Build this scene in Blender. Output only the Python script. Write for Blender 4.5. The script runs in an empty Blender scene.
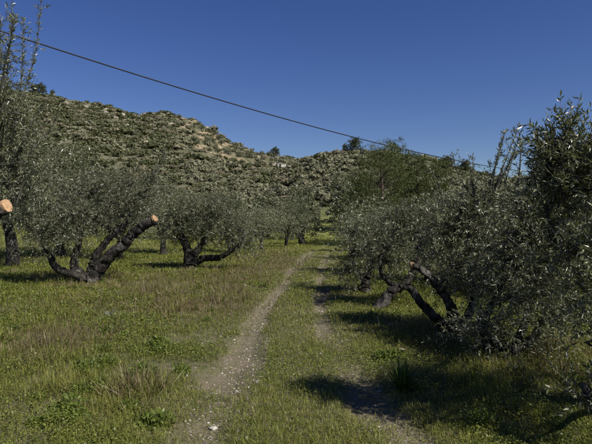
import bpy, math
import numpy as np

# ------------------------------------------------------------------ camera, sky, sun, exposure
scene = bpy.context.scene
col = scene.collection
F, CX, HY, EYE = 513.0, 296.0, 225.0, 1.6          # focal length and horizon in photo pixels, eye height in m

cam_d = bpy.data.cameras.new("camera")
cam_d.sensor_width = 36.0
cam_d.lens = 36.0 * F / 592.0
cam_d.clip_start = 0.05
cam_d.clip_end = 4000.0
cam = bpy.data.objects.new("camera", cam_d)
col.objects.link(cam)
cam.location = (0, 0, EYE)
cam.rotation_euler = (math.radians(90.0) + math.atan(3.0 / F), 0, 0)
scene.camera = cam

SUN_EL = math.radians(45.0)
SUN_AZ = math.radians(-38.0)                        # measured from +X (right of the picture) towards +Y (ahead)
sdir = (math.cos(SUN_EL) * math.cos(SUN_AZ), math.cos(SUN_EL) * math.sin(SUN_AZ), math.sin(SUN_EL))
world = bpy.data.worlds.new("World")
scene.world = world
world.use_nodes = True
wn = world.node_tree
bg = wn.nodes["Background"]
sky = wn.nodes.new("ShaderNodeTexSky")
sky.sky_type = 'NISHITA'
sky.sun_disc = False
sky.sun_elevation = SUN_EL
sky.sun_rotation = math.atan2(sdir[0], sdir[1])
sky.altitude = 300.0
sky.air_density = 1.0
sky.dust_density = 0.15
sky.ozone_density = 3.0
hs = wn.nodes.new("ShaderNodeHueSaturation")
hs.inputs["Saturation"].default_value = 1.24
hs.inputs["Hue"].default_value = 0.522
wn.links.new(sky.outputs[0], hs.inputs["Color"])
wn.links.new(hs.outputs[0], bg.inputs[0])
bg.inputs[1].default_value = 0.054

sun_d = bpy.data.lights.new("sun", 'SUN')
sun_d.energy = 4.9
sun_d.angle = math.radians(0.53)
sun_d.color = (1.0, 0.945, 0.86)
sun = bpy.data.objects.new("sun", sun_d)
col.objects.link(sun)
from mathutils import Vector
sun.rotation_euler = Vector(sdir).to_track_quat('Z', 'Y').to_euler()
sun.location = (20, -3, 30)

vs = scene.view_settings
vs.view_transform = 'Standard'
vs.look = 'None'
vs.exposure = 0.58
vs.gamma = 1.0
vs.use_curve_mapping = False
scene.cycles.max_bounces = 6
scene.cycles.diffuse_bounces = 3
scene.cycles.glossy_bounces = 2
scene.cycles.transmission_bounces = 3

rng = np.random.default_rng(7)

# ------------------------------------------------------------------ noise
_T = np.random.default_rng(99).random((257, 257))
_T[256] = _T[0]; _T[:, 256] = _T[:, 0]
def vnoise(x, y):
    xf, yf = np.floor(x), np.floor(y)
    xi, yi = xf.astype(int) & 255, yf.astype(int) & 255
    u, v = x - xf, y - yf
    u = u * u * (3 - 2 * u); v = v * v * (3 - 2 * v)
    a, b, c, d = _T[xi, yi], _T[xi + 1, yi], _T[xi, yi + 1], _T[xi + 1, yi + 1]
    return (a * (1 - u) + b * u) * (1 - v) + (c * (1 - u) + d * u) * v
def fbm(x, y, o=4, off=0.0):
    s = np.zeros_like(x, dtype=float); a = 0.5; f = 1.0
    for k in range(o):
        s += a * vnoise(x * f + 17.3 * k + off, y * f + 9.1 * k - off); a *= 0.5; f *= 2.03
    return s / (1 - 0.5 ** o)                       # 0..1
def sstep(a, b, x):
    t = np.clip((x - a) / (b - a), 0, 1)
    return t * t * (3 - 2 * t)

# ------------------------------------------------------------------ terrain heights
def track_centre(y):
    return np.interp(y, [-30, 0, 3.7, 7, 9.5, 14, 19, 27, 36, 48, 62], [0.1, 0.05, 0.0, -0.05, -0.06, 0.15, 0.45, 1.1, 2.2, 4.2, 8.0])
def half_gauge(y):
    return np.interp(y, [0, 4, 8, 14, 20, 60], [0.72, 0.71, 0.55, 0.48, 0.52, 0.6])
def rut_mask(x, y):
    c, g = track_centre(y), half_gauge(y)
    wob = (fbm(x * 0.9, y * 0.9, 3, 5.0) - 0.5) * 0.35
    dl = np.abs(x - (c - g) + wob); dr = np.abs(x - (c + g) + wob)
    wl = (0.08 + 0.25 * fbm(x * 1.3, y * 0.8, 3, 2.0)) * np.interp(y, [4, 5.5, 8, 14, 30], [1.6, 1.15, 0.85, 0.7, 0.9])
    fade = 1 - sstep(38, 56, y)
    return np.maximum((1 - sstep(wl * 0.4, wl * 1.5, dl)), (1 - sstep(wl * 0.3, wl * 1.3, dr)) * 0.95) * fade * (0.35 + 0.65 * sstep(0.3, 0.5, fbm(x * 1.7, y * 0.75, 3, 15.0)))
H1X = [-700, -100, 0, 30, 60, 100, 130, 160, 185, 200, 230, 260, 300, 330, 360, 400, 470, 600, 900]
H1Y = [110, 84, 90, 94, 100, 106, 116, 112, 116, 125, 141, 151, 160, 172, 186, 204, 218, 223, 225]
H2X = [-100, 150, 220, 260, 285, 300, 320, 355, 400, 430, 480, 560, 700, 1100]
H2Y = [225, 222, 206, 186, 172, 163, 157, 150, 155, 161, 176, 195, 205, 215]
H3X = [300, 440, 480, 515, 545, 600, 700, 1000, 1600]
H3Y = [225, 215, 197, 180, 168, 156, 148, 152, 170]
def hill(x, y, hx, hy, y0, yr, pw, back):
    ys = np.maximum(y, 1.0)
    px = CX + F * x / ys
    yr_ = yr + 14 * (fbm(px / 60.0, px * 0 + 3.3, 3, 1.0) - 0.5)
    zr = 1.6 + (HY - np.interp(px, hx, hy)) / F * yr_
    t = np.clip((y - y0) / (yr_ - y0), 0, 3)
    up = zr * np.minimum(t, 1) ** pw
    s = np.maximum(t - 1, 0)
    return np.where(t <= 1, up, zr * (1 - back * s * s / (0.25 + s)))
def hill_t(x, y):
    return np.clip((y - 70) / 200.0, 0, 1)
def ground(x, y):
    x = np.asarray(x, float); y = np.asarray(y, float)
    d = np.hypot(x, y)
    z = 0.10 * (fbm(x / 2.7, y / 2.7, 3) - 0.5) * sstep(0.9, 2.2, np.abs(x - track_centre(y))) + 0.035 * (fbm(x * 1.7, y * 1.7, 3, 8.0) - 0.5)
    z = z - 0.055 * rut_mask(x, y)
    z = z + np.minimum(0.07 * np.maximum(0, -x - 3.5 + 0.0 * y), 2.2) * sstep(15, 38, y) * (1 - sstep(62, 90, y))
    h1 = hill(x, y, H1X, H1Y, 70.0, 265.0, 1.15, 1.6)
    px = CX + F * x / np.maximum(y, 1.0)
    m = sstep(165, 190, px) * (1 - sstep(262, 300, px)) * sstep(150, 172, y) * sstep(0, 1, 1 - (y - 262) / 12)
    q = h1 / 4.2 + (fbm(x / 30, y / 30, 2) - .5) * 0.8
    qf = np.floor(q)
    stepped = h1 + (qf + sstep(0.62, 1.0, q - qf) - q) * 4.2
    h1 = h1 * (1 - m) + stepped * m
    h2 = hill(x, y, H2X, H2Y, 62.0, 170.0, 1.05, 1.0)
    h3 = hill(x, y, H3X, H3Y, 180.0, 520.0, 1.1, 1.2)
    h = np.maximum(np.maximum(h1, h2), h3)
    ht = sstep(62, 140, y)
    h = h + ht * ((fbm(x / 24, y / 24, 3) - 0.5) * 4.0 + (fbm(x / 5, y / 5, 3, 4.0) - 0.5) * 1.4) * sstep(0, 8, h)
    return z + np.maximum(h, 0) * (y > 30) + 0.25 * (fbm(x / 14, y / 14, 2, 6.0) - 0.5) * sstep(20, 45, d)
def gz(x, y):
    return float(ground(np.array([x]), np.array([y]))[0])
def P(px, py, d):
    return np.array([(px - CX) / F * d, d, EYE + (HY - py) / F * d])

# ------------------------------------------------------------------ mesh building
def make_mesh(name, V, faces, colr=None, smooth=False, attrs=None):
    """faces: list of int arrays (n,3) / (n,4)"""
    V = np.asarray(V, np.float32)
    faces = [np.asarray(f, np.int32) for f in faces if len(f)]
    me = bpy.data.meshes.new(name)
    me.vertices.add(len(V))
    me.vertices.foreach_set("co", V.ravel())
    loops = np.concatenate([f.ravel() for f in faces])
    tot = np.concatenate([np.full(len(f), f.shape[1], np.int32) for f in faces])
    start = np.concatenate([[0], np.cumsum(tot)[:-1]]).astype(np.int32)
    me.loops.add(len(loops)); me.polygons.add(len(tot))
    me.loops.foreach_set("vertex_index", loops)
    me.polygons.foreach_set("loop_start", start)
    me.polygons.foreach_set("use_smooth", np.full(len(tot), smooth, bool))
    if colr is not None:
        a = me.attributes.new("tint", 'FLOAT_COLOR', 'POINT')
        c = np.ones((len(V), 4), np.float32); c[:, :3] = colr
        a.data.foreach_set("color", c.ravel())
    for k, v in (attrs or {}).items():
        a = me.attributes.new(k, 'FLOAT', 'POINT')
        a.data.foreach_set("value", np.asarray(v, np.float32))
    me.update(calc_edges=True)
    return me
def link(name, me, mat=None, parent=None, loc=(0, 0, 0), label=None, cat=None, group=None, kind=None):
    o = bpy.data.objects.new(name, me)
    col.objects.link(o)
    if me is not None and mat is not None and not me.materials:
        me.materials.append(mat)
    o.location = loc
    if parent is not None: o.parent = parent
    if label: o["label"] = label
    if cat: o["category"] = cat
    if group: o["group"] = group
    if kind: o["kind"] = kind
    return o
def norm(a):
    return a / np.maximum(np.linalg.norm(a, axis=-1, keepdims=True), 1e-9)
class Acc:
    def __init__(s): s.V = []; s.F3 = []; s.F4 = []; s.n = 0; s.C = []
    def add(s, V, f3=None, f4=None, c=None):
        if f3 is not None: s.F3.append(np.asarray(f3) + s.n)
        if f4 is not None: s.F4.append(np.asarray(f4) + s.n)
        s.V.append(V); s.n += len(V)
        if c is not None: s.C.append(np.broadcast_to(c, (len(V), 3)))
    def mesh(s, name, smooth=False):
        fs = []
        if s.F3: fs.append(np.concatenate(s.F3))
        if s.F4: fs.append(np.concatenate(s.F4))
        return make_mesh(name, np.concatenate(s.V), fs, np.concatenate(s.C) if s.C else None, smooth)
def smooth_path(pts, n):
    pts = np.asarray(pts, float)
    if len(pts) < 3:
        return np.linspace(0, 1, n)[:, None] * (pts[-1] - pts[0]) + pts[0]
    p = np.vstack([2 * pts[0] - pts[1], pts, 2 * pts[-1] - pts[-2]])
    out = []
    for t in np.linspace(0, len(pts) - 1 - 1e-6, n):
        i = int(t); u = t - i
        a, b, c, d = p[i], p[i + 1], p[i + 2], p[i + 3]
        out.append(0.5 * (2 * b + (c - a) * u + (2 * a - 5 * b + 4 * c - d) * u * u + (3 * b - 3 * c + d - a) * u ** 3))
    return np.array(out)
def tube(pts, rad, sides=8, rough=0.0, r=None, cap=False):
    pts = np.asarray(pts, float); n = len(pts)
    rad = np.interp(np.linspace(0, 1, n), np.linspace(0, 1, len(np.atleast_1d(rad))), np.atleast_1d(rad))
    t = norm(np.gradient(pts, axis=0))
    up = np.array([0.31, 0.17, 0.93]) if abs(t[0, 2]) < 0.8 else np.array([0.95, 0.3, 0.1])
    u = norm(np.cross(t, up)); v = np.cross(t, u)
    ang = np.linspace(0, 2 * np.pi, sides, endpoint=False)
    R = np.repeat(rad[:, None], sides, 1)
    if rough and r is not None:
        A2 = ang[None, :] + np.linspace(0, 1.6 * r.choice([-1, 1]), n)[:, None]      # fluted, twisting wood
        lob = sum(r.normal(0, 1) * np.cos(k * A2 + r.random() * 6.3) for k in (2, 3, 5))
        ring = np.convolve(r.normal(0, 1, n + 4), np.ones(5) / 5, 'valid')[:, None]
        R = R * (1 + rough * (r.normal(0, 0.5, R.shape) + 0.8 * lob + 0.9 * ring))
    V = pts[:, None] + R[..., None] * (np.cos(ang)[None, :, None] * u[:, None] + np.sin(ang)[None, :, None] * v[:, None])
    V = V.reshape(-1, 3)
    i = np.arange(n - 1)[:, None] * sides; j = np.arange(sides)[None, :]; j2 = (j + 1) % sides
    f4 = np.stack([i + j, i + j2, i + sides + j2, i + sides + j], -1).reshape(-1, 4)
    f3 = None
    if cap:
        V = np.vstack([V, pts[-1]])
        b = (n - 1) * sides; jj = np.arange(sides)
        f3 = np.stack([b + jj, b + (jj + 1) % sides, np.full(sides, len(V) - 1)], -1)
    return V, f3, f4

# ------------------------------------------------------------------ materials
def newmat(name):
    m = bpy.data.materials.new(name); m.use_nodes = True
    nt = m.node_tree
    for n in list(nt.nodes): nt.nodes.remove(n)
    out = nt.nodes.new("ShaderNodeOutputMaterial")
    return m, nt, out
def nd(nt, t, **kw):
    n = nt.nodes.new(t)
    for k, v in kw.items():
        if k in n.inputs: n.inputs[k].default_value = v
        else: setattr(n, k, v)
    return n
def ramp(nt, fac, stops):
    r = nt.nodes.new("ShaderNodeValToRGB")
    e = r.color_ramp.elements
    while len(e) < len(stops): e.new(0.5)
    for k, (p, c) in enumerate(stops):
        e[k].position = p; e[k].color = (*c, 1) if len(c) == 3 else c
    nt.links.new(fac, r.inputs[0])
    return r.outputs[0]
def mixc(nt, fac, a, b, mode='MIX'):
    m = nt.nodes.new("ShaderNodeMix"); m.data_type = 'RGBA'; m.blend_type = mode
    for s, v in ((m.inputs[0], fac), (m.inputs[6], a), (m.inputs[7], b)):
        if hasattr(v, "links"): nt.links.new(v, s)
        elif isinstance(v, (int, float)): s.default_value = v
        else: s.default_value = (*v, 1)
    return m.outputs[2]
def mathn(nt, op, a, b=None):
    m = nt.nodes.new("ShaderNodeMath"); m.operation = op
    for s, v in zip(m.inputs, (a, b)):
        if v is None: continue
        if hasattr(v, "links"): nt.links.new(v, s)
        else: s.default_value = v
    return m.outputs[0]

def leaf_material(name, rough=0.45, trans=0.25, spec=0.4, tboost=(1.25, 1.3, 0.6)):
    m, nt, out = newmat(name)
    a = nd(nt, "ShaderNodeAttribute", attribute_name="tint")
    info = nt.nodes.new("ShaderNodeObjectInfo")
    v = mathn(nt, 'MULTIPLY_ADD', info.outputs["Random"], 0.3); nt.nodes[-1].inputs[2].default_value = 0.85
    c = nt.nodes.new("ShaderNodeVectorMath"); c.operation = 'SCALE'
    nt.links.new(a.outputs["Color"], c.inputs[0]); nt.links.new(v, c.inputs["Scale"])
    p = nd(nt, "ShaderNodeBsdfPrincipled", Roughness=rough)
    p.inputs["Specular IOR Level"].default_value = spec
    nt.links.new(c.outputs[0], p.inputs["Base Color"])
    tr = nt.nodes.new("ShaderNodeBsdfTranslucent")
    tc = nt.nodes.new("ShaderNodeVectorMath"); tc.operation = 'MULTIPLY'
    nt.links.new(c.outputs[0], tc.inputs[0]); tc.inputs[1].default_value = tboost
    nt.links.new(tc.outputs[0], tr.inputs["Color"])
    mx = nt.nodes.new("ShaderNodeMixShader"); mx.inputs[0].default_value = trans
    nt.links.new(p.outputs[0], mx.inputs[1]); nt.links.new(tr.outputs[0], mx.inputs[2])
    nt.links.new(mx.outputs[0], out.inputs[0])
    return m
M_OLIVE = leaf_material("olive_leaf", 0.36, 0.18, 0.5, (1.1, 1.2, 0.6))
M_SCRUB = leaf_material("scrub_leaf", 0.6, 0.12, 0.25)
M_PINE = leaf_material("pine_needle", 0.55, 0.15, 0.3)
M_GRASS = leaf_material("grass_blade", 0.5, 0.35, 0.3, (1.3, 1.35, 0.5))
M_HERB = leaf_material("herb_leaf", 0.45, 0.3, 0.35, (1.3, 1.35, 0.5))

def bark_material(name, dark, mid, pale, sc=14.0):
    m, nt, out = newmat(name)
    tc = nt.nodes.new("ShaderNodeTexCoord")
    mp = nt.nodes.new("ShaderNodeMapping"); mp.inputs["Scale"].default_value = (1, 1, 0.45)
    nt.links.new(tc.outputs["Object"], mp.inputs[0])
    n1 = nd(nt, "ShaderNodeTexNoise", Scale=sc, Detail=6.0, Roughness=0.65); nt.links.new(mp.outputs[0], n1.inputs["Vector"])
    n2 = nd(nt, "ShaderNodeTexNoise", Scale=sc * 0.25, Detail=3.0); nt.links.new(tc.outputs["Object"], n2.inputs["Vector"])
    c1 = ramp(nt, n1.outputs[0], [(0.35, dark), (0.6, mid), (0.8, pale)])
    f = ramp(nt, n2.outputs[0], [(0.55, (0, 0, 0)), (0.68, (1, 1, 1))])
    c2 = mixc(nt, mathn(nt, 'MULTIPLY', f, 0.5), c1, pale)
    p = nd(nt, "ShaderNodeBsdfPrincipled", Roughness=0.9)
    p.inputs["Specular IOR Level"].default_value = 0.15
    nt.links.new(c2, p.inputs["Base Color"])
    b = nd(nt, "ShaderNodeBump", Strength=1.0, Distance=0.06); nt.links.new(n1.outputs[0], b.inputs["Height"])
    nt.links.new(b.outputs[0], p.inputs["Normal"])
    nt.links.new(p.outputs[0], out.inputs[0])
    return m
M_BARK = bark_material("olive_bark", (0.010, 0.009, 0.008), (0.045, 0.040, 0.035), (0.19, 0.18, 0.16))
M_TWIG = bark_material("olive_branch_bark", (0.05, 0.048, 0.04), (0.11, 0.105, 0.09), (0.24, 0.23, 0.2), 30.0)
M_PINEBARK = bark_material("pine_bark", (0.04, 0.03, 0.025), (0.13, 0.10, 0.08), (0.3, 0.26, 0.22), 8.0)
def simple(name, cols, sc, rough=0.85, bump=0.4, dist=0.02, spec=0.25):
    m, nt, out = newmat(name)
    tc = nt.nodes.new("ShaderNodeTexCoord")
    n1 = nd(nt, "ShaderNodeTexNoise", Scale=sc, Detail=6.0, Roughness=0.6); nt.links.new(tc.outputs["Object"], n1.inputs["Vector"])
    info = nt.nodes.new("ShaderNodeObjectInfo")
    c = ramp(nt, n1.outputs[0], list(zip(np.linspace(0.3, 0.72, len(cols)), cols)))
    k = mathn(nt, 'MULTIPLY_ADD', info.outputs["Random"], 0.35); nt.nodes[-1].inputs[2].default_value = 0.8
    cs = nt.nodes.new("ShaderNodeVectorMath"); cs.operation = 'SCALE'
    nt.links.new(c, cs.inputs[0]); nt.links.new(k, cs.inputs["Scale"])
    p = nd(nt, "ShaderNodeBsdfPrincipled", Roughness=rough); p.inputs["Specular IOR Level"].default_value = spec
    nt.links.new(cs.outputs[0], p.inputs["Base Color"])
    b = nd(nt, "ShaderNodeBump", Strength=bump, Distance=dist); nt.links.new(n1.outputs[0], b.inputs["Height"])
    nt.links.new(b.outputs[0], p.inputs["Normal"]); nt.links.new(p.outputs[0], out.inputs[0])
    return m
M_CUT = simple("fresh_cut_wood", [(0.22, 0.13, 0.065), (0.33, 0.21, 0.115), (0.40, 0.27, 0.155)], 22.0)
M_STONE = simple("limestone", [(0.26, 0.24, 0.20), (0.42, 0.40, 0.36), (0.55, 0.53, 0.48)], 18.0)
M_ROCK = simple("weathered_rock", [(0.12, 0.105, 0.082), (0.22, 0.20, 0.16), (0.31, 0.28, 0.235)], 0.9, 0.9, 0.8, 0.2)
M_DARKROCK = simple("dark_stone", [(0.05, 0.045, 0.04), (0.11, 0.10, 0.09), (0.18, 0.165, 0.15)], 16.0)
M_CABLE = simple("cable_sheath", [(0.012, 0.012, 0.013), (0.02, 0.02, 0.022)], 3.0, 0.6, 0.1)
M_POLE = simple("pole_wood", [(0.09, 0.07, 0.05), (0.17, 0.14, 0.11)], 9.0)
M_PLASTER = simple("pale_plaster", [(0.42, 0.40, 0.36), (0.52, 0.50, 0.46)], 1.2)
M_ROOF = simple("roof_slab", [(0.22, 0.2, 0.18), (0.32, 0.3, 0.27)], 1.2)
M_DOOR = simple("dark_door", [(0.03, 0.028, 0.025), (0.05, 0.045, 0.04)], 4.0)

def ground_material():
    m, nt, out = newmat("earth_and_turf")
    tc = nt.nodes.new("ShaderNodeTexCoord"); co = tc.outputs["Object"]
    def N(s, d=5.0, r=0.6):
        n = nd(nt, "ShaderNodeTexNoise", Scale=s, Detail=d, Roughness=r); nt.links.new(co, n.inputs["Vector"]); return n.outputs[0]
    rut = nd(nt, "ShaderNodeAttribute", attribute_name="rut").outputs["Fac"]
    far = nd(nt, "ShaderNodeAttribute", attribute_name="far").outputs["Fac"]
    hillf = nd(nt, "ShaderNodeAttribute", attribute_name="hill").outputs["Fac"]
    tan = nd(nt, "ShaderNodeAttribute", attribute_name="terrace").outputs["Fac"]
    n_f, n_m, n_c = N(38.0, 6), N(4.0, 5), N(0.6, 4)
    soil = ramp(nt, n_f, [(0.3, (0.075, 0.058, 0.042)), (0.55, (0.15, 0.12, 0.09)), (0.75, (0.25, 0.215, 0.17))])
    moss = ramp(nt, n_m, [(0.3, (0.05, 0.062, 0.02)), (0.6, (0.085, 0.10, 0.03)), (0.8, (0.12, 0.105, 0.06))])
    turf = mixc(nt, ramp(nt, N(9.0, 5), [(0.4, (0.25,) * 3), (0.62, (0.95,) * 3)]), soil, moss)
    grav = ramp(nt, N(60.0, 4, 0.7), [(0.28, (0.075, 0.06, 0.04)), (0.5, (0.145, 0.12, 0.082)), (0.7, (0.24, 0.205, 0.145))])
    vor = nd(nt, "ShaderNodeTexVoronoi", Scale=42.0); nt.links.new(co, vor.inputs["Vector"])
    peb = ramp(nt, vor.outputs["Distance"], [(0.18, (0.26, 0.23, 0.175)), (0.34, (0.115, 0.095, 0.065))])
    grav = mixc(nt, 0.4, grav, peb)
    grav = mixc(nt, ramp(nt, N(3.0, 5), [(0.45, (0, 0, 0)), (0.65, (0.7,) * 3)]), grav, (0.10, 0.095, 0.055))
    near = mixc(nt, rut, turf, grav)
    meadow = ramp(nt, N(0.9, 5), [(0.3, (0.075, 0.092, 0.022)), (0.55, (0.125, 0.14, 0.034)), (0.75, (0.17, 0.155, 0.06))])
    base = mixc(nt, far, near, meadow)
    scree = ramp(nt, N(0.28, 7, 0.68), [(0.34, (0.055, 0.06, 0.03)), (0.5, (0.085, 0.085, 0.05)), (0.61, (0.14, 0.125, 0.085)), (0.74, (0.25, 0.225, 0.175))])
    base = mixc(nt, hillf, base, scree)
    sand = ramp(nt, N(0.5, 6), [(0.35, (0.15, 0.12, 0.075)), (0.55, (0.26, 0.205, 0.13)), (0.7, (0.35, 0.285, 0.19))])
    base = mixc(nt, tan, base, sand)
    p = nd(nt, "ShaderNodeBsdfPrincipled", Roughness=0.95); p.inputs["Specular IOR Level"].default_value = 0.1
    nt.links.new(base, p.inputs["Base Color"])
    hgt = mathn(nt, 'ADD', mathn(nt, 'MULTIPLY', vor.outputs["Distance"], -0.6), n_f)
    b = nd(nt, "ShaderNodeBump", Strength=0.7, Distance=0.02); nt.links.new(hgt, b.inputs["Height"])
    nt.links.new(b.outputs[0], p.inputs["Normal"]); nt.links.new(p.outputs[0], out.inputs[0])
    return m
M_GROUND = ground_material()

# ------------------------------------------------------------------ the terrain sheet
radii = np.concatenate([[0.0], np.geomspace(0.6, 90, 330), np.arange(91.5, 300, 1.6), np.geomspace(304, 1500, 60)])
az = np.concatenate([np.arange(-42, 42.01, 0.3), np.arange(45, 316, 3.0)])
azr = np.radians(az)
X = radii[:, None] * np.sin(azr)[None]; Y = radii[:, None] * np.cos(azr)[None]
Z = ground(X.ravel(), Y.ravel())
V = np.stack([X.ravel(), Y.ravel(), Z], 1)
na, nr = len(az), len(radii)
i = np.arange(nr - 1)[:, None] * na; j = np.arange(na)[None]; j2 = (j + 1) % na
f4 = np.stack([i + j, i + na + j, i + na + j2, i + j2], -1).reshape(-1, 4)[:, ::-1]
xr, yr = V[:, 0], V[:, 1]
pxv = CX + F * xr / np.maximum(yr, 1)
terr = 0.85 * sstep(172, 195, pxv) * (1 - sstep(238, 275, pxv)) * sstep(172, 200, yr) * (1 - sstep(262, 280, yr))
terr = terr * sstep(0.36, 0.6, fbm(xr / 12, yr / 7, 3, 2.0))
me = make_mesh("ground", V, [f4], None, True, dict(
    rut=rut_mask(xr, yr) * (0.6 + 0.4 * fbm(xr * 2, yr * 2, 3)), far=sstep(16, 50, np.hypot(xr, yr)), hill=sstep(62, 95, yr) , terrace=terr))
link("ground", me, M_GROUND, kind="structure")

# ------------------------------------------------------------------ foliage helpers
def rand_unit(r, n):
    return norm(r.normal(0, 1, (n, 3)))
def leaves(acc, base, dirs, length, width, r, cols, jitter=0.55, keel=0.0):
    """narrow lozenge leaves; one quad each"""
    n = len(base)
    w = norm(np.cross(dirs, rand_unit(r, n)))
    nrm = np.cross(dirs, w)
    L = (length * (1 + jitter * (r.random(n) - 0.5)))[:, None]; W = (width * (1 + jitter * (r.random(n) - 0.5)))[:, None]
    mid = base + dirs * L * 0.48 + nrm * L * 0.06
    V = np.stack([base, mid + w * W * .5, base + dirs * L - nrm * L * 0.05, mid - w * W * .5], 1).reshape(-1, 3)
    k = np.arange(n)[:, None] * 4 + np.arange(4)[None]
    c = np.repeat(cols, 4, 0)
    acc.add(V, None, k, c)
OLV = np.array([[0.068, 0.076, 0.032], [0.102, 0.110, 0.052], [0.145, 0.152, 0.084], [0.28, 0.285, 0.205]])
def olive_cols(r, n, pale=0.14, dull=1.0):
    p = np.array([0.34, 0.36, 0.30, pale * 1.1]); p /= p.sum()
    c = OLV[r.choice(4, n, p=p)] * (0.8 + 0.4 * r.random((n, 1)))
    return c * dull
def twig_leaves(acc, tacc, base, dirs, length, k, leafL, leafW, r, pale, droop=0.25, dull=1.0, twig_r=0.0025):
    """twigs (n) with k leaves each"""
    n = len(base)
    L = length * (0.6 + 0.8 * r.random(n))[:, None]
    sag = np.zeros((n, 3)); sag[:, 2] = -droop * (0.4 + 1.2 * r.random(n))
    u = np.sort(r.random((n, k)), 1) * 0.92 + 0.08
    pos = base[:, None] + dirs[:, None] * (L * u)[..., None] + sag[:, None] * ((u ** 2) * L)[..., None]
    td = norm(dirs[:, None] + sag[:, None] * (2 * u)[..., None])
    side = norm(np.cross(td.reshape(-1, 3), rand_unit(r, n * k)))
    ld = norm(td.reshape(-1, 3) * 0.75 + side * 0.8 + r.normal(0, 0.22, (n * k, 3)))
    leaves(acc, pos.reshape(-1, 3), ld, leafL, leafW, r, olive_cols(r, n * k, pale, dull))
    if tacc is not None:
        e = norm(np.cross(dirs, rand_unit(r, n))); f = np.cross(dirs, e)
        ring = []
        for s, rr in ((0.0, twig_r), (0.5, twig_r * 0.75), (1.0, twig_r * 0.35)):
            c = base + dirs * L * s + sag * (s * s) * L
            for a in (0, 2.094, 4.189):
                ring.append(c + (e * math.cos(a) + f * math.sin(a)) * rr)
        V = np.stack(ring, 1).reshape(-1, 3)
        q = []
        for s in (0, 3):
            for a in range(3):
                q.append([s + a, s + (a + 1) % 3, s + 3 + (a + 1) % 3, s + 3 + a])
        f4 = (np.arange(n)[:, None, None] * 9 + np.array(q)[None]).reshape(-1, 4)
        tacc.add(V, None, f4)

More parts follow.
